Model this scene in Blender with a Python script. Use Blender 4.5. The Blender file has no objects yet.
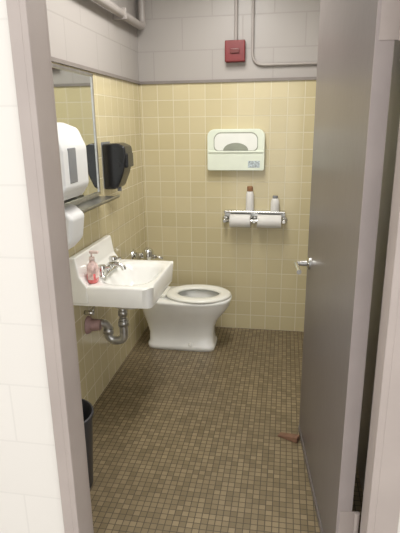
import bpy, bmesh, math, random
from mathutils import Vector, Matrix
random.seed(3)
sc=bpy.context.scene
sc.view_settings.view_transform='Standard'
sc.view_settings.exposure=0.0
XL=-1.008; YB=3.47; ZT=1.77; XR=0.37; ZC=2.5; YF0=1.2; YF1=1.345

# ---------------------------------------------------------------- materials
def new_mat(name):
    m=bpy.data.materials.new(name); m.use_nodes=True
    nt=m.node_tree; b=nt.nodes['Principled BSDF']
    return m,nt,b
def simple(name,col,rough=.5,metal=0.,var=.08,scale=12.,bump=0.,coat=0.,spec=.5):
    m,nt,b=new_mat(name)
    tc=nt.nodes.new('ShaderNodeTexCoord')
    n=nt.nodes.new('ShaderNodeTexNoise'); n.inputs['Scale'].default_value=scale; n.inputs['Detail'].default_value=5
    nt.links.new(tc.outputs['Object'],n.inputs['Vector'])
    r=nt.nodes.new('ShaderNodeValToRGB')
    c0=[max(0,c*(1-var)) for c in col]+[1]; c1=[min(1,c*(1+var)) for c in col]+[1]
    r.color_ramp.elements[0].position=.3; r.color_ramp.elements[0].color=c0
    r.color_ramp.elements[1].position=.7; r.color_ramp.elements[1].color=c1
    nt.links.new(n.outputs['Fac'],r.inputs['Fac']); nt.links.new(r.outputs['Color'],b.inputs['Base Color'])
    b.inputs['Roughness'].default_value=rough; b.inputs['Metallic'].default_value=metal
    b.inputs['Coat Weight'].default_value=coat; b.inputs['Specular IOR Level'].default_value=spec
    if bump>0:
        bp=nt.nodes.new('ShaderNodeBump'); bp.inputs['Strength'].default_value=bump; bp.inputs['Distance'].default_value=.003
        n2=nt.nodes.new('ShaderNodeTexNoise'); n2.inputs['Scale'].default_value=scale*8
        nt.links.new(tc.outputs['Object'],n2.inputs['Vector'])
        nt.links.new(n2.outputs['Fac'],bp.inputs['Height']); nt.links.new(bp.outputs['Normal'],b.inputs['Normal'])
    return m
def grid_mat(name,axes,w,h,mortar,c1,c2,cm,rough,off=(0,0),offset=0.,bump=.5,rm=.7,dirt=0.,dirtcol=(.1,.07,.04),wav=0.,bias=0.):
    m,nt,b=new_mat(name); N=nt.nodes; L=nt.links
    g=N.new('ShaderNodeNewGeometry'); s=N.new('ShaderNodeSeparateXYZ'); L.new(g.outputs['Position'],s.inputs[0])
    c=N.new('ShaderNodeCombineXYZ'); L.new(s.outputs[axes[0]],c.inputs[0]); L.new(s.outputs[axes[1]],c.inputs[1])
    a=N.new('ShaderNodeVectorMath'); a.operation='ADD'; a.inputs[1].default_value=(off[0],off[1],0); L.new(c.outputs[0],a.inputs[0])
    br=N.new('ShaderNodeTexBrick'); br.offset=offset; br.squash=1
    L.new(a.outputs[0],br.inputs['Vector'])
    br.inputs['Scale'].default_value=1; br.inputs['Brick Width'].default_value=w; br.inputs['Row Height'].default_value=h
    br.inputs['Mortar Size'].default_value=mortar; br.inputs['Mortar Smooth'].default_value=.15; br.inputs['Bias'].default_value=bias
    br.inputs['Color1'].default_value=(*c1,1); br.inputs['Color2'].default_value=(*c2,1); br.inputs['Mortar'].default_value=(*cm,1)
    col=br.outputs['Color']
    if dirt>0:
        n=N.new('ShaderNodeTexNoise'); n.inputs['Scale'].default_value=2.2; n.inputs['Detail'].default_value=6; L.new(g.outputs['Position'],n.inputs['Vector'])
        r=N.new('ShaderNodeMapRange'); r.inputs['From Min'].default_value=.4; r.inputs['From Max'].default_value=.75; r.inputs['To Max'].default_value=dirt
        L.new(n.outputs['Fac'],r.inputs['Value'])
        mx=N.new('ShaderNodeMix'); mx.data_type='RGBA'; L.new(r.outputs[0],mx.inputs['Factor']); L.new(col,mx.inputs['A']); mx.inputs['B'].default_value=(*dirtcol,1)
        col=mx.outputs['Result']
    L.new(col,b.inputs['Base Color'])
    rr=N.new('ShaderNodeMapRange'); rr.inputs['To Min'].default_value=rough; rr.inputs['To Max'].default_value=rm
    L.new(br.outputs['Fac'],rr.inputs['Value']); L.new(rr.outputs[0],b.inputs['Roughness'])
    inv=N.new('ShaderNodeMath'); inv.operation='SUBTRACT'; inv.inputs[0].default_value=1; L.new(br.outputs['Fac'],inv.inputs[1])
    hgt=inv.outputs[0]
    if wav>0:
        n=N.new('ShaderNodeTexNoise'); n.inputs['Scale'].default_value=14; L.new(g.outputs['Position'],n.inputs['Vector'])
        ml=N.new('ShaderNodeMath'); ml.operation='MULTIPLY_ADD'; L.new(n.outputs['Fac'],ml.inputs[0]); ml.inputs[1].default_value=wav; L.new(hgt,ml.inputs[2]); hgt=ml.outputs[0]
    bp=N.new('ShaderNodeBump'); bp.inputs['Strength'].default_value=bump; bp.inputs['Distance'].default_value=.002
    L.new(hgt,bp.inputs['Height']); L.new(bp.outputs['Normal'],b.inputs['Normal'])
    return m
P=ZT/16
TY1=(.57,.50,.305);TY2=(.62,.545,.34);TM=(.68,.63,.48)
tile_back=grid_mat('yellow_tile_back',('X','Z'),P,P,.0026,TY1,TY2,TM,.12,off=(2.21,0),wav=.5,rm=.6)
tile_side=grid_mat('yellow_tile_side',('Y','Z'),P,P,.0026,TY1,TY2,TM,.12,off=(.0,0),wav=.5,rm=.6)
PAINT=(.38,.355,.335)
blk_back=grid_mat('grey_block_back',('X','Z'),.4,.2,.004,PAINT,(.388,.362,.342),(.345,.32,.30),.4,off=(2.1,.03),offset=.5,bump=.2,rm=.5,wav=.6)
blk_side=grid_mat('grey_block_side',('Y','Z'),.4,.2,.004,PAINT,(.388,.362,.342),(.345,.32,.30),.4,off=(2.1,.03),offset=.5,bump=.2,rm=.5,wav=.6)
white_blk=grid_mat('white_masonry',('X','Z'),.4,.2,.003,(.62,.59,.55),(.63,.60,.56),(.585,.557,.52),.6,off=(4,.05),offset=.5,bump=.15,wav=1.)
offwhite=simple('offwhite_wall_paint',(.5,.48,.45),.45,var=.03,scale=3,bump=.1)
floor_m=grid_mat('mosaic_floor',('X','Y'),.0275,.0275,.0019,(.160,.122,.066),(.275,.215,.125),(.082,.063,.040),.33,off=(3,3),bump=.5,rm=.7,dirt=.3,dirtcol=(.12,.088,.05),wav=.2)
door_m=simple('door_paint',(.148,.130,.123),.33,var=.06,scale=3,bump=.12)
frame_m=simple('frame_paint',(.35,.30,.275),.4,var=.06,scale=5,bump=.15)
leafedge_m=simple('door_edge_paint',(.30,.258,.245),.45,var=.08,scale=6,bump=.1)
porc=simple('porcelain',(.88,.88,.85),.12,var=.02,coat=.5)
seat_m=simple('seat_plastic',(.86,.86,.80),.25,var=.02)
chrome=simple('chrome',(.68,.68,.66),.16,metal=1,var=.08,scale=20)
steel=simple('brushed_steel',(.55,.55,.54),.32,metal=1,var=.12,scale=30)
oldpipe=simple('aged_pipe',(.55,.55,.54),.32,metal=.85,var=.25,scale=25)
rust=simple('painted_escutcheon',(.36,.23,.22),.5,var=.25,scale=25)
whitep=simple('white_plastic',(.78,.79,.79),.3,var=.02)
greyp=simple('grey_plastic',(.22,.23,.25),.25,var=.05)
blackp=simple('black_plastic',(.012,.012,.014),.22,var=.2)
canp=simple('dark_bin_plastic',(.03,.03,.036),.4,var=.15)
redm=simple('red_alarm_paint',(.17,.010,.012),.4,var=.1)
conduit=simple('conduit_paint',(.36,.33,.31),.4,var=.05)
paper=simple('tissue_paper',(.74,.73,.71),.9,var=.03)
card=simple('cardboard',(.28,.14,.07),.8,var=.15)
disp=simple('seat_cover_plastic',(.76,.82,.70),.3,var=.03)
slotm=simple('seat_cover_paper',(.84,.86,.82),.8,var=.03)
dark=simple('dark_slot',(.05,.05,.045),.6,var=.1)
label=simple('label_print',(.45,.52,.55),.5,var=.5,scale=90)
pink=simple('pink_soap',(.75,.16,.16),.15,var=.1,coat=.4)
pinkl=simple('soap_label',(.80,.55,.52),.4,var=.4,scale=60)
clearp=simple('clear_cap',(.75,.6,.56),.2,var=.05)
wood=simple('wedge_wood',(.19,.10,.06),.7,var=.25,scale=30)
conc=simple('concrete',(.42,.4,.37),.85,var=.12,scale=6,bump=.3)
ceilm=simple('ceiling_paint',(.55,.53,.5),.7,var=.04)
water=simple('water',(.35,.4,.38),.03,var=.05)
m,nt,b=new_mat('mirror_glass'); b.inputs['Base Color'].default_value=(.72,.75,.72,1); b.inputs['Metallic'].default_value=1; b.inputs['Roughness'].default_value=.04; mirror_m=m
m,nt,b=new_mat('lamp_diffuser'); b.inputs['Base Color'].default_value=(.9,.9,.9,1); b.inputs['Emission Color'].default_value=(1,.96,.88,1); b.inputs['Emission Strength'].default_value=5; lamp_m=m

# ---------------------------------------------------------------- helpers
def link(name,me,mats,parent=None,smooth=False):
    o=bpy.data.objects.new(name,me); sc.collection.objects.link(o)
    for mm in (mats if isinstance(mats,(list,tuple)) else [mats]): me.materials.append(mm)
    if parent: o.parent=parent
    if smooth:
        for p in me.polygons: p.use_smooth=True
    return o
def empty(name,loc=(0,0,0)):
    o=bpy.data.objects.new(name,None); sc.collection.objects.link(o); o.empty_display_size=.1; return o
def box(name,a,b_,mat,parent=None,bevel=0.,seg=3):
    bm=bmesh.new(); bmesh.ops.create_cube(bm,size=1)
    for v in bm.verts:
        v.co=Vector([ (a[i]+b_[i])/2+v.co[i]*abs(b_[i]-a[i]) for i in range(3)])
    if bevel>0: bmesh.ops.bevel(bm,geom=bm.edges[:],offset=bevel,segments=seg,profile=.5,affect='EDGES')
    me=bpy.data.meshes.new(name); bm.to_mesh(me); bm.free()
    o=link(name,me,mat,parent,False)
    if bevel>0:
        for p in me.polygons: p.use_smooth=True
        md=o.modifiers.new('wn','WEIGHTED_NORMAL')
    return o
def cyl(name,p0,p1,r,mat,parent=None,r2=None,seg=32,bev=0.):
    p0=Vector(p0);p1=Vector(p1); d=p1-p0
    bm=bmesh.new(); bmesh.ops.create_cone(bm,cap_ends=True,segments=seg,radius1=r,radius2=r if r2 is None else r2,depth=d.length)
    if bev>0:
        es=[e for e in bm.edges if abs(abs(e.verts[0].co.z)-d.length/2)<1e-6 and abs(e.verts[0].co.z-e.verts[1].co.z)<1e-6]
        bmesh.ops.bevel(bm,geom=es,offset=bev,segments=3,profile=.5,affect='EDGES')
    M=Matrix.Translation((p0+p1)/2)@d.to_track_quat('Z','Y').to_matrix().to_4x4()
    bm.transform(M)
    me=bpy.data.meshes.new(name); bm.to_mesh(me); bm.free()
    o=link(name,me,mat,parent)
    for p in me.polygons: p.use_smooth=len(p.vertices)<=4
    return o
def lathe(name,prof,org,axis,mat,parent=None,seg=40):
    bm=bmesh.new(); rings=[]
    q=Vector(axis).to_track_quat('Z','Y')
    for r,h in prof:
        if r<1e-6: rings.append([bm.verts.new(Vector(org)+q@Vector((0,0,h)))])
        else: rings.append([bm.verts.new(Vector(org)+q@Vector((r*math.cos(2*math.pi*i/seg),r*math.sin(2*math.pi*i/seg),h))) for i in range(seg)])
    for A,B in zip(rings,rings[1:]):
        for i in range(seg):
            j=(i+1)%seg
            if len(A)==1 and len(B)==1: continue
            if len(A)==1: bm.faces.new((A[0],B[i],B[j]))
            elif len(B)==1: bm.faces.new((A[i],A[j],B[0]))
            else: bm.faces.new((A[i],A[j],B[j],B[i]))
    bmesh.ops.recalc_face_normals(bm,faces=bm.faces[:])
    me=bpy.data.meshes.new(name); bm.to_mesh(me); bm.free()
    o=link(name,me,mat,parent,True)
    md=o.modifiers.new('es','EDGE_SPLIT'); md.split_angle=math.radians(40)
    return o
def tube(name,pts,r,mat,parent=None,fillet=.03,res=8):
    P_=[Vector(p) for p in pts]; out=[P_[0]]
    for i in range(1,len(P_)-1):
        a,b_,c=P_[i-1],P_[i],P_[i+1]
        f=min(fillet,(a-b_).length*.49,(c-b_).length*.49)
        s=b_+(a-b_).normalized()*f; e=b_+(c-b_).normalized()*f
        for k in range(res+1):
            t=k/res; out.append(s*(1-t)**2+b_*2*t*(1-t)+e*t*t)
    out.append(P_[-1])
    cu=bpy.data.curves.new(name,'CURVE'); cu.dimensions='3D'; cu.bevel_depth=r; cu.bevel_resolution=6; cu.use_fill_caps=True
    sp=cu.splines.new('POLY'); sp.points.add(len(out)-1)
    for i,p in enumerate(out): sp.points[i].co=(*p,1)
    o=bpy.data.objects.new(name,cu); sc.collection.objects.link(o)
    dg=bpy.context.evaluated_depsgraph_get(); me=bpy.data.meshes.new_from_object(o.evaluated_get(dg))
    bpy.data.objects.remove(o)
    me.materials.clear()
    return link(name,me,mat,parent,True)
def loft(name,rings,mat,parent=None,close_bottom=True,close_top=True,sub=0):
    bm=bmesh.new(); R=[[bm.verts.new(p) for p in r] for r in rings]; n=len(R[0])
    for A,B in zip(R,R[1:]):
        for i in range(n):
            j=(i+1)%n; bm.faces.new((A[i],A[j],B[j],B[i]))
    if close_bottom: bm.faces.new(list(reversed(R[0])))
    if close_top: bm.faces.new(R[-1])
    bmesh.ops.recalc_face_normals(bm,faces=bm.faces[:])
    me=bpy.data.meshes.new(name); bm.to_mesh(me); bm.free()
    o=link(name,me,mat,parent,True)
    return o
def prism(name,poly,axis,a,b_,mat,parent=None,bevel=0.):
    def mk(p,v):
        if axis=='X': return (v,p[0],p[1])
        if axis=='Y': return (p[0],v,p[1])
        return (p[0],p[1],v)
    bm=bmesh.new(); A=[bm.verts.new(mk(p,a)) for p in poly]; B=[bm.verts.new(mk(p,b_)) for p in poly]
    n=len(poly)
    bm.faces.new(A); bm.faces.new(list(reversed(B)))
    for i in range(n):
        j=(i+1)%n; bm.faces.new((A[i],A[j],B[j],B[i]))
    bmesh.ops.recalc_face_normals(bm,faces=bm.faces[:])
    if bevel>0: bmesh.ops.bevel(bm,geom=bm.edges[:],offset=bevel,segments=3,profile=.5,affect='EDGES')
    me=bpy.data.meshes.new(name); bm.to_mesh(me); bm.free()
    o=link(name,me,mat,parent)
    if bevel>0:
        for p in me.polygons: p.use_smooth=True
        o.modifiers.new('wn','WEIGHTED_NORMAL')
    return o

# ---------------------------------------------------------------- room shell
def wall2(name,a,b_,low,high):
    e=empty(name)
    box('tiled_part',a,(b_[0],b_[1],ZT),low,e)
    box('painted_block_part',(a[0],a[1],ZT),b_,high,e)
    return e
wall2('wall_left',(XL-.15,YF1-.145,0),(XL,YB+.15,ZC),tile_side,blk_side)
wall2('wall_back',(XL,YB,0),(XR,YB+.15,ZC),tile_back,blk_back)
wall2('wall_right',(XR,YF1,0),(XR+.15,YB+.15,ZC),offwhite,offwhite)
capm=simple('cap_paint',(.22,.195,.18),.5)
box('trim_1',(XL,YB-.012,ZT-.004),(XR,YB,ZT+.014),capm,None)
box('trim_2',(XL,YF1,ZT-.004),(XL+.012,YB-.012,ZT+.014),capm,None)
box('floor',(XL-.15,YF0,-.1),(XR+.15,YB+.15,0),floor_m)
box('ceiling',(XL-.15,YF0,ZC),(XR+.15,YB+.15,ZC+.1),ceilm)
e=empty('wall_front')
box('masonry_a',(-3.2,YF0+.01,-.1),(-.668,YF1,3.),white_blk,e)
box('masonry_b',(.35,YF0+.01,-.1),(2.6,YF1,3.),white_blk,e)
box('masonry_header',(-.668,YF0+.01,2.16),(.35,YF1,3.),white_blk,e)
box('ground_outside',(-3.2,-3,-.14),(2.6,YF0,-.02),conc)
box('threshold',(-.633,YF0,0.0),(.30,YF1,.012),steel,None,bevel=.004)

# door frame
e=empty('door_frame')
JL=-.633; JR=.285
box('left_jamb',(-.668,YF0,0),(JL,YF1,2.11),frame_m,e,bevel=.003)
box('left_stop',(JL-.002,YF0,0.012),(JL+.016,YF1-.05,2.10),frame_m,e,bevel=.003)
box('right_jamb',(JR,YF0,0),(.35,YF1,2.11),frame_m,e,bevel=.003)
box('right_stop',(JR-.018,YF0,0.012),(JR+.002,YF1-.05,2.10),frame_m,e,bevel=.003)
box('head',(-.668,YF0,2.10),(.35,YF1,2.16),frame_m,e,bevel=.003)

door=empty('door_1')
ang=math.atan2(.115-.205,2.216-1.352)
L=.869
box('leaf',(0,0,.012),(.045,L,2.09),door_m,door,bevel=.002)
box('hinge_stile_edge',(-.0005,-.002,.012),(.0455,.001,2.09),leafedge_m,door)
for k,z in enumerate((.25,1.74)):
    cyl('hinge_knuckle_%d'%k,(.060,-.012,z-.055),(.060,-.012,z+.055),.008,frame_m,door,bev=.002)
    box('hinge_leaf_%d'%k,(.008,-.004,z-.05),(.060,-.001,z+.05),frame_m,door)
yh=L-.07; zh=.9
lathe('rose',[(0,0),(.028,0),(.028,.006),(.022,.012),(.012,.014),(.012,.04),(0,.04)],(0,yh,zh),(-1,0,0),chrome,door)
tube('lever',[(-.03,yh,zh),(-.062,yh,zh),(-.062,yh-.125,zh-.003)],.0105,chrome,door,fillet=.018)
box('latch_plate',(.010,L-.001,zh-.06),(.035,L+.001,zh+.06),steel,door)
box('bottom_sweep',(-.004,.01,.006),(.0,L-.01,.035),door_m,door)
door.location=(.205,1.352,0); door.rotation_euler=(0,0,-ang)

# ---------------------------------------------------------------- sink
sk=empty('wall_hung_sink')
X0,X1=XL+.001,-.600; Y0,Y1=2.12,2.63; ZR=.752
def sink_mesh():
    n=56; cx,cy=(X0+X1)/2,(Y0+Y1)/2; hx,hy=(X1-X0)/2,(Y1-Y0)/2; N=14.
    def pos(s,t):
        r=max(abs(s),abs(t))
        if r<1e-9: return 0.,0.
        a,b_=s/r,t/r
        k=1/((abs(a)**N+abs(b_)**N)**(1/N))
        if s<0: k=1.
        return s*k if k<1 else s, t*k if k<1 else t
    bm=bmesh.new()
    def bowl(s,t,cxs,ax,ay,p=3.):
        return (abs((s-cxs)/ax)**p+abs(t/ay)**p)**(1/p)
    T=[];B=[]
    for i in range(n+1):
        rt=[];rb=[]
        for j in range(n+1):
            s=-1+2*i/n;t=-1+2*j/n; ps,pt=pos(s,t)
            x=cx+ps*hx;y=cy+pt*hy
            d=bowl(ps,pt,.17,.70,.80)
            z=ZR
            if d<1:
                q=(1-d)/.55; q=min(1,q); q=q*q*(3-2*q); z=ZR-.105*q-.012*(1-d)
            e_=max(abs(ps),abs(pt))
            if e_>.965: z-=.010*((e_-.965)/.035)**2
            if d>=1 and ps>-.55: z+=.004*min(1,(d-1)/.05)
            rt.append(bm.verts.new((x,y,z)))
            dB=bowl(ps,pt,.1,.82,.86,2.6); zb=ZR-.10
            if dB<1: q=min(1,(1-dB)/.6); zb-=.07*q*q*(3-2*q)
            sh=.965
            rb.append(bm.verts.new((cx+(ps*sh if ps>0 else ps)*hx,cy+pt*sh*hy,zb)))
        T.append(rt);B.append(rb)
    for i in range(n):
        for j in range(n):
            bm.faces.new((T[i][j],T[i+1][j],T[i+1][j+1],T[i][j+1]))
            bm.faces.new((B[i][j],B[i][j+1],B[i+1][j+1],B[i+1][j]))
    for i in range(n):
        bm.faces.new((T[i][0],B[i][0],B[i+1][0],T[i+1][0])); bm.faces.new((T[i][n],T[i+1][n],B[i+1][n],B[i][n]))
        bm.faces.new((T[0][i],T[0][i+1],B[0][i+1],B[0][i])); bm.faces.new((T[n][i],B[n][i],B[n][i+1],T[n][i+1]))
    bmesh.ops.recalc_face_normals(bm,faces=bm.faces[:])
    me=bpy.data.meshes.new('basin'); bm.to_mesh(me); bm.free()
    o=link('basin',me,porc,sk,True); md=o.modifiers.new('es','EDGE_SPLIT'); md.split_angle=math.radians(50)
sink_mesh()
prism('backsplash',[(X0,ZR-.09),(X0,.895),(X0+.035,.895),(X0+.05,.80),(X0+.085,ZR-.002),(X0+.085,ZR-.09)],'Y',Y0,Y1,porc,sk,bevel=.008)
cyD=(Y0+Y1)/2-.01; xD=-.835
lathe('drain',[(0,.004),(.018,.004),(.022,.001),(.022,-.01),(0,-.01)],(xD+.05,cyD,ZR-.108),(0,0,1),chrome,sk)
xf=X0+.105
for k,dy in enumerate((-.085,.085)):
    lathe('tap_base_%d'%k,[(0,0),(.026,0),(.026,.008),(.018,.014),(.016,.03),(.021,.034),(.023,.055),(.018,.064),(0,.066)],(xf,cyD+dy,ZR+.002),(0,0,1),chrome,sk)
    tube('tap_lever_%d'%k,[(xf,cyD+dy,ZR+.05),(xf+.045,cyD+dy*1.05,ZR+.058)],.007,chrome,sk,fillet=.01)
box('tap_bridge',(xf-.02,cyD-.09,ZR+.002),(xf+.02,cyD+.09,ZR+.018),chrome,sk,bevel=.008)
tube('spout',[(xf,cyD,ZR+.01),(xf,cyD,ZR+.045),(xf+.05,cyD,ZR+.052),(xf+.085,cyD,ZR+.035),(xf+.088,cyD,ZR+.02)],.012,chrome,sk,fillet=.025)
cyl('tailpiece',(xD,cyD,ZR-.165),(xD,cyD,.47),.018,oldpipe,sk)
cyl('slip_nut_a',(xD,cyD,.515),(xD,cyD,.545),.027,oldpipe,sk,seg=8)
tube('p_trap',[(xD,cyD,.50),(xD,cyD,.365),(xD-.085,cyD-.005,.365),(xD-.085,cyD-.01,.475),(XL+.01,cyD-.07,.48)],.023,oldpipe,sk,fillet=.045)
cyl('slip_nut_b',(xD,cyD,.455),(xD,cyD,.485),.030,oldpipe,sk,seg=8)
cyl('slip_nut_c',(xD-.085,cyD-.008,.41),(xD-.085,cyD-.008,.437),.029,oldpipe,sk,seg=8)
lathe('escutcheon',[(0,0),(.05,0),(.046,.012),(.034,.022),(.028,.07),(0,.07)],(XL,cyD-.075,.48),(1,.08,0),rust,sk)
for k,dy in enumerate((-.1,.12)):
    cyl('stop_valve_%d'%k,(XL,cyD+dy,.56),(XL+.05,cyD+dy,.56),.012,chrome,sk)
    cyl('supply_%d'%k,(XL+.045,cyD+dy,.56),(XL+.06,cyD+dy*.7,.66),.006,chrome,sk)

sb=empty('soap_bottle'); bx,by=-.915,2.19
def sup(cx,cy,z,a,b_,n=2.6,seg=32):
    out=[]
    for i in range(seg):
        t=2*math.pi*i/seg; c,s=math.cos(t),math.sin(t)
        out.append((cx+a*math.copysign(abs(c)**(2/n),c),cy+b_*math.copysign(abs(s)**(2/n),s),z))
    return out
zb=ZR+.004
loft('body',[sup(bx,by,zb+h,a,b_) for h,a,b_ in ((0,.021,.029),(.004,.025,.033),(.05,.026,.034))],pink,sb)
loft('upper_body',[sup(bx,by,zb+h,a,b_) for h,a,b_ in ((.0501,.026,.034),(.085,.024,.031),(.10,.015,.019),(.108,.011,.011),(.115,.011,.011))],pinkl,sb)
box('label',(bx+.0,by-.022,zb+.025),(bx+.0267,by+.022,zb+.075),pinkl,sb,bevel=.002)
box('side_label',(bx-.014,by-.0347,zb+.02),(bx+.014,by-.0,zb+.07),pinkl,sb,bevel=.002)
cyl('cap',(bx,by,zb+.112),(bx,by,zb+.128),.0135,clearp,sb)
cyl('pump_stem',(bx,by,zb+.125),(bx,by,zb+.148),.004,clearp,sb)
box('pump_head',(bx-.01,by-.009,zb+.146),(bx+.035,by+.009,zb+.16),clearp,sb,bevel=.004)

# ---------------------------------------------------------------- mirror
mr=empty('wall_mirror'); my0,my1,mz0,mz1=2.06,2.56,1.14,1.755
box('backing',(XL,my0,mz0),(XL+.012,my1,mz1),steel,mr)
box('glass',(XL+.012,my0+.012,mz0+.012),(XL+.014,my1-.012,mz1-.012),mirror_m,mr)
for nme,a,b_ in (('frame_top',(XL,my0,mz1-.015),(XL+.02,my1,mz1)),('frame_bottom',(XL,my0,mz0),(XL+.02,my1,mz0+.015)),('frame_near',(XL,my0,mz0),(XL+.02,my0+.015,mz1)),('frame_far',(XL,my1-.015,mz0),(XL+.02,my1,mz1))):
    box(nme,a,b_,steel,mr,bevel=.002)
box('shelf',(XL,my0,mz0-.018),(XL+.12,my1+.02,mz0-.014),steel,mr)
box('shelf_lip',(XL+.117,my0,mz0-.018),(XL+.12,my1+.02,mz0-.004),steel,mr)
box('shelf_back',(XL,my0,mz0-.018),(XL+.003,my1+.02,mz0),steel,mr)

td=empty('paper_towel_dispenser')
xo=XL+.215; y0,y1=1.70,1.94
prof=[(XL,1.215),(XL,1.50),(XL+.12,1.515),(xo-.03,1.49),(xo,1.42),(xo,1.27),(xo-.03,1.225),(xo-.07,1.215)]
prism('housing',prof,'Y',y0,y1,whitep,td,bevel=.014)
box('side_window',(XL+.06,y0-.001,1.27),(xo-.05,y0+.001,1.45),greyp,td)
box('front_window',(xo-.006,y0+.05,1.29),(xo+.002,y0+.12,1.42),greyp,td,bevel=.003)
box('towel_slot',(XL+.07,y0+.03,1.209),(xo-.05,y1-.03,1.2155),dark,td)
sd=empty('soap_dispenser')
prism('housing',[(XL,1.0),(XL,1.19),(XL+.15,1.19),(XL+.195,1.15),(XL+.18,1.05),(XL+.13,1.0)],'Y',1.78,1.92,whitep,sd,bevel=.016)
box('nozzle',(XL+.09,1.84,.985),(XL+.12,1.87,1.002),greyp,sd,bevel=.003)
bd=empty('soap_dispenser.001')
prism('housing',[(XL+.002,1.15),(XL+.002,1.40),(XL+.09,1.405),(XL+.135,1.385),(XL+.14,1.33),(XL+.12,1.24),(XL+.085,1.16),(XL+.06,1.15)],'Y',2.66,2.80,blackp,bd,bevel=.012)
box('push_bar',(XL+.118,2.675,1.27),(XL+.146,2.785,1.35),blackp,bd,bevel=.008)
box('back_plate',(XL,2.665,1.155),(XL+.006,2.795,1.41),greyp,bd)
cyl('nozzle',(XL+.07,2.73,1.135),(XL+.07,2.73,1.155),.012,greyp,bd)

# ---------------------------------------------------------------- toilet
to=empty('toilet'); YC=3.14
def sec(cx,hl,hw,z,n=2.4,seg=56):
    out=[]
    for i in range(seg):
        t=2*math.pi*i/seg; c,s=math.cos(t),math.sin(t)
        x=math.copysign(abs(c)**(2/n),c); y=math.copysign(abs(s)**(2/n),s)
        out.append((cx+hl*x,YC+hw*y,z))
    return out
rings=[sec(-.672,.238,.115,0,6),sec(-.672,.238,.115,.02,6),sec(-.672,.236,.113,.035,6),sec(-.674,.228,.100,.045,5),
 sec(-.674,.228,.099,.11,4.5),sec(-.678,.240,.107,.17,4),sec(-.675,.260,.126,.22,3.4),sec(-.662,.288,.152,.27,3),sec(-.650,.310,.170,.315,2.7),sec(-.648,.318,.180,.35,2.6),
 sec(-.647,.32,.183,.362,2.6),sec(-.647,.314,.178,.370,2.6),
 sec(-.56,.20,.125,.370,2.2),sec(-.56,.19,.118,.36,2.2),sec(-.56,.175,.108,.32,2.2),sec(-.57,.13,.08,.24,2.2),sec(-.58,.08,.05,.19,2.2)]
loft('bowl',rings,porc,to)
loft('water',[sec(-.57,.125,.078,.232,2.2),sec(-.57,.125,.078,.234,2.2)],water,to)
def seat():
    bm=bmesh.new(); rs=[]; n=64
    cx=-.557
    prof=[(-.045,.0),(-.045,.010),(-.030,.018),(0,.021),(.025,.018),(.036,.010),(.036,.0)]
    for i in range(n+1):
        t=2*math.pi*i/n
        c,s=math.cos(t),math.sin(t)
        ex,ey=c*.188,s*.145
        nx,ny=c/.188,s/.145; l=math.hypot(nx,ny); nx/=l;ny/=l
        rs.append([bm.verts.new((cx+ex+nx*d,YC+ey+ny*d,.374+h)) for d,h in prof])
    m_=len(prof)
    for A,B in zip(rs,rs[1:]):
        for k in range(m_):
            bm.faces.new((A[k],A[(k+1)%m_],B[(k+1)%m_],B[k]))
    bmesh.ops.remove_doubles(bm,verts=bm.verts[:],dist=1e-5)
    bmesh.ops.recalc_face_normals(bm,faces=bm.faces[:])
    me=bpy.data.meshes.new('seat'); bm.to_mesh(me); bm.free(); link('seat',me,seat_m,to,True)
seat()
box('seat_hinge_bar',(-.825,YC-.09,.37),(-.77,YC+.09,.395),seat_m,to,bevel=.008)
for k,dy in enumerate((-.112,.112)):
    lathe('bolt_cap_%d'%k,[(0,.022),(.008,.02),(.014,.01),(.015,0)],(-.60,YC+dy*.93,.036),(0,0,1),porc,to)
fv=empty('flush_valve')
zf=.645; xv=-.905
cyl('flush_tube',(xv,YC,.40),(xv,YC,zf-.02),.014,chrome,fv)
lathe('spud_flange',[(0,.0),(.035,0),(.032,.012),(.02,.03),(0,.03)],(xv,YC,.371),(0,0,1),chrome,fv)
lathe('vacuum_nut',[(.0,0),(.022,0),(.024,.02),(.02,.05),(0,.05)],(xv,YC,zf-.075),(0,0,1),chrome,fv,seg=8)
lathe('valve_body',[(0,-.035),(.022,-.035),(.030,-.015),(.040,-.005),(.040,.024),(.034,.038),(.018,.047),(0,.048)],(xv,YC,zf),(0,0,1),chrome,fv)
cyl('inlet',(XL,YC,zf-.005),(xv,YC,zf-.005),.020,chrome,fv)
lathe('wall_flange',[(0,0),(.04,0),(.037,.01),(.024,.016),(0,.016)],(XL,YC,zf-.005),(1,0,0),chrome,fv)
lathe('stop_cap',[(0,0),(.022,0),(.024,.02),(.018,.03),(0,.032)],(XL+.045,YC-.005,zf-.005),(0,-1,0),chrome,fv)
cyl('handle_socket',(xv+.02,YC,zf-.01),(xv+.055,YC,zf-.01),.017,chrome,fv,bev=.003)
cyl('handle',(xv+.05,YC,zf-.01),(xv+.105,YC,zf-.02),.006,chrome,fv,r2=.010)

# ---------------------------------------------------------------- seat cover dispenser
sc_=empty('seat_cover_dispenser')
x0,x1,z0,z1=-.53,-.14,1.19,1.465
def rrect(x0,x1,z0,z1,rt,rb,seg=8):
    pts=[]
    for (cx,cz,r,a) in ((x1-rt,z1-rt,rt,0),(x0+rt,z1-rt,rt,90),(x0+rb,z0+rb,rb,180),(x1-rb,z0+rb,rb,270)):
        for k in range(seg+1):
            t=math.radians(a+90*k/seg); pts.append((cx+r*math.cos(t),cz+r*math.sin(t)))
    return pts
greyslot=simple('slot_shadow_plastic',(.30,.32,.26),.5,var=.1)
prism('housing',rrect(x0,x1,z0,z1,.05,.015),'Y',YB-.055,YB-.001,disp,sc_,bevel=.004)
prism('opening',rrect(x0+.045,x1-.045,z0+.13,z1-.02,.05,.03),'Y',YB-.0565,YB-.053,greyslot,sc_)
prism('paper_cover',rrect(x0+.050,x1-.050,z0+.135,z1-.028,.045,.03),'Y',YB-.058,YB-.056,slotm,sc_)
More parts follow.
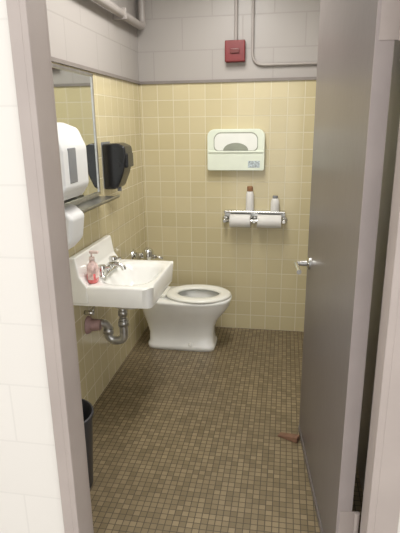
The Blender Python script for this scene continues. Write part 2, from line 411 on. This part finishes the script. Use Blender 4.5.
prism('paper_hole',[( (x0+x1)/2+.085*math.cos(t),z0+.135+.05*math.sin(t)) for t in [math.pi*k/20 for k in range(21)]],'Y',YB-.059,YB-.0575,greyslot,sc_)
box('lower_ledge',(x0+.01,YB-.062,z0+.12),(x1-.01,YB-.054,z0+.132),disp,sc_,bevel=.003)
box('instruction_label',(x1-.11,YB-.0562,z0+.02),(x1-.03,YB-.0548,z0+.065),label,sc_)

# ---------------------------------------------------------------- toilet paper holder: chrome rail, rolls hung below, bottles on top
tp=empty('toilet_paper_holder')
xa,xb=-.415,.012; zt=.912; zc=zt-.068; yr=YB-.075
box('wall_plate',(xa,YB-.006,zt-.09),(xb,YB,zt-.002),steel,tp,bevel=.002)
box('rail',(xa,YB-.062,zt-.014),(xb,YB-.004,zt),chrome,tp,bevel=.005)
for k,xx in enumerate((xa+.008,-.20,xb-.008)):
    cyl('arm_%d'%k,(xx,YB-.004,zc),(xx,yr-.018,zc),.013,chrome,tp,bev=.003)
    lathe('arm_flange_%d'%k,[(0,0),(.026,0),(.024,.008),(.014,.014),(0,.014)],(xx,YB-.005,zc),(0,-1,0),chrome,tp)
cyl('spindle',(xa-.004,yr,zc),(xb+.004,yr,zc),.013,chrome,tp,bev=.003)
for k,(a,b_,r) in enumerate(((xa+.045,-.225,.046),(-.178,xb-.025,.046))):
    cyl('paper_roll_%d'%k,(a,yr,zc),(b_,yr,zc),r,paper,tp,bev=.004)
    cyl('core_%d'%k,(a-.001,yr,zc),(b_+.001,yr,zc),.021,card,tp)
yb_=YB-.033
r1=empty('plastic_bottle')
lathe('body',[(0,0),(.027,0),(.029,.01),(.027,.11),(.022,.130),(.018,.135),(0,.135)],(-.235,yb_,zt),(0,0,1),paper,r1)
cyl('cap',(-.235,yb_,zt+.134),(-.235,yb_,zt+.168),.020,card,r1,bev=.003)
r2=empty('plastic_bottle.001')
lathe('body',[(0,0),(.028,0),(.031,.01),(.030,.06),(.024,.082),(.018,.088),(0,.088)],(-.06,yb_,zt),(0,0,1),paper,r2)
cyl('cap',(-.06,yb_,zt+.087),(-.06,yb_,zt+.106),.018,greyp,r2,bev=.003)

# ---------------------------------------------------------------- fire alarm & conduits
fa=empty('fire_alarm_strobe')
box('box',(-.41,YB-.06,1.885),(-.28,YB-.001,2.015),redm,fa,bevel=.006)
box('lens',(-.375,YB-.072,1.935),(-.315,YB-.058,1.965),simple('lens_plastic',(.16,.05,.05),.15),fa,bevel=.005)
box('label_plate',(-.39,YB-.0615,1.895),(-.30,YB-.0595,1.912),redm,fa)
tube('electrical_conduit',[(-.342,YB-.02,2.016),(-.342,YB-.02,ZC-.001)],.011,conduit)
tube('electrical_conduit.001',[(-.235,YB-.018,ZC-.001),(-.235,YB-.018,1.865),(XR-.002,YB-.018,1.865)],.009,conduit,fillet=.08)
pp=empty('ceiling_pipe')
tube('run',[(XL+.05,YF1+.02,2.115),(XL+.05,YB-.04,2.115),(XL+.05,YB-.04,ZC-.001)],.024,conduit,pp,fillet=.05)
for k,y in enumerate((2.1,3.0)):
    box('clamp_%d'%k,(XL,y-.012,2.085),(XL+.078,y+.012,2.145),conduit,pp,bevel=.003)

# ---------------------------------------------------------------- bin, wedge
bn=empty('trash_can'); bxc,byc=-.875,1.66
lathe('bin_body',[(0,0.001),(.098,0.001),(.102,.01),(.122,.34),(.128,.342),(.128,.355),(.121,.357),(.116,.345),(.097,.02),(0,.02)],(bxc,byc,0),(0,0,1),canp,bn,seg=48)
wd=empty('door_wedge')
bm=bmesh.new()
vs=[(-.065,-.018,0),(.065,-.018,0),(.065,-.018,.03),(-.065,-.018,.005),(-.065,.018,0),(.065,.018,0),(.065,.018,.03),(-.065,.018,.005)]
V=[bm.verts.new(v) for v in vs]
for f in ((0,1,2,3),(7,6,5,4),(0,4,5,1),(1,5,6,2),(2,6,7,3),(3,7,4,0)): bm.faces.new([V[i] for i in f])
bmesh.ops.recalc_face_normals(bm,faces=bm.faces[:]); bmesh.ops.bevel(bm,geom=bm.edges[:],offset=.002,segments=2,affect='EDGES')
me=bpy.data.meshes.new('wedge'); bm.to_mesh(me); bm.free()
wo=link('wedge',me,wood,wd); wo.location=(.063,2.14,0); wo.rotation_euler=(0,0,math.radians(-25)); wo.scale=(.8,1,1)

# ---------------------------------------------------------------- lights
fx=empty('ceiling_light')
box('housing',(-.55,1.75,ZC-.05),(-.15,2.95,ZC),whitep,fx,bevel=.004)
box('diffuser',(-.53,1.77,ZC-.075),(-.17,2.93,ZC-.05),lamp_m,fx,bevel=.008)
def area(name,loc,size,sy,power,col,rot):
    l=bpy.data.lights.new(name,'AREA'); l.shape='RECTANGLE'; l.size=size; l.size_y=sy; l.energy=power; l.color=col
    o=bpy.data.objects.new(name,l); sc.collection.objects.link(o); o.location=loc; o.rotation_euler=rot; return o
area('ceiling_light_lamp',(-.35,2.35,ZC-.08),.35,1.1,21,(1,.97,.93),(0,0,0))
w=bpy.data.worlds.new('sky'); sc.world=w; w.use_nodes=True
nt=w.node_tree; bg=nt.nodes['Background']; bg.inputs['Color'].default_value=(1,.99,.97,1); bg.inputs['Strength'].default_value=1.95

# ---------------------------------------------------------------- camera
psi,th,ro=.1714,.2824,-.0128
F=Vector((-math.sin(psi)*math.cos(th),math.cos(psi)*math.cos(th),-math.sin(th)))
R=Vector((math.cos(psi),math.sin(psi),0)); U=R.cross(F)
R2=math.cos(ro)*R+math.sin(ro)*U; U2=-math.sin(ro)*R+math.cos(ro)*U
cd=bpy.data.cameras.new('camera'); co=bpy.data.objects.new('camera',cd); sc.collection.objects.link(co)
Mx=Matrix((R2,U2,-F)).transposed().to_4x4(); Mx.translation=Vector((0,0,1.5)); co.matrix_world=Mx
cd.sensor_fit='VERTICAL'; cd.sensor_height=24; cd.lens=490.9/533*24; cd.clip_start=.01
sc.camera=co
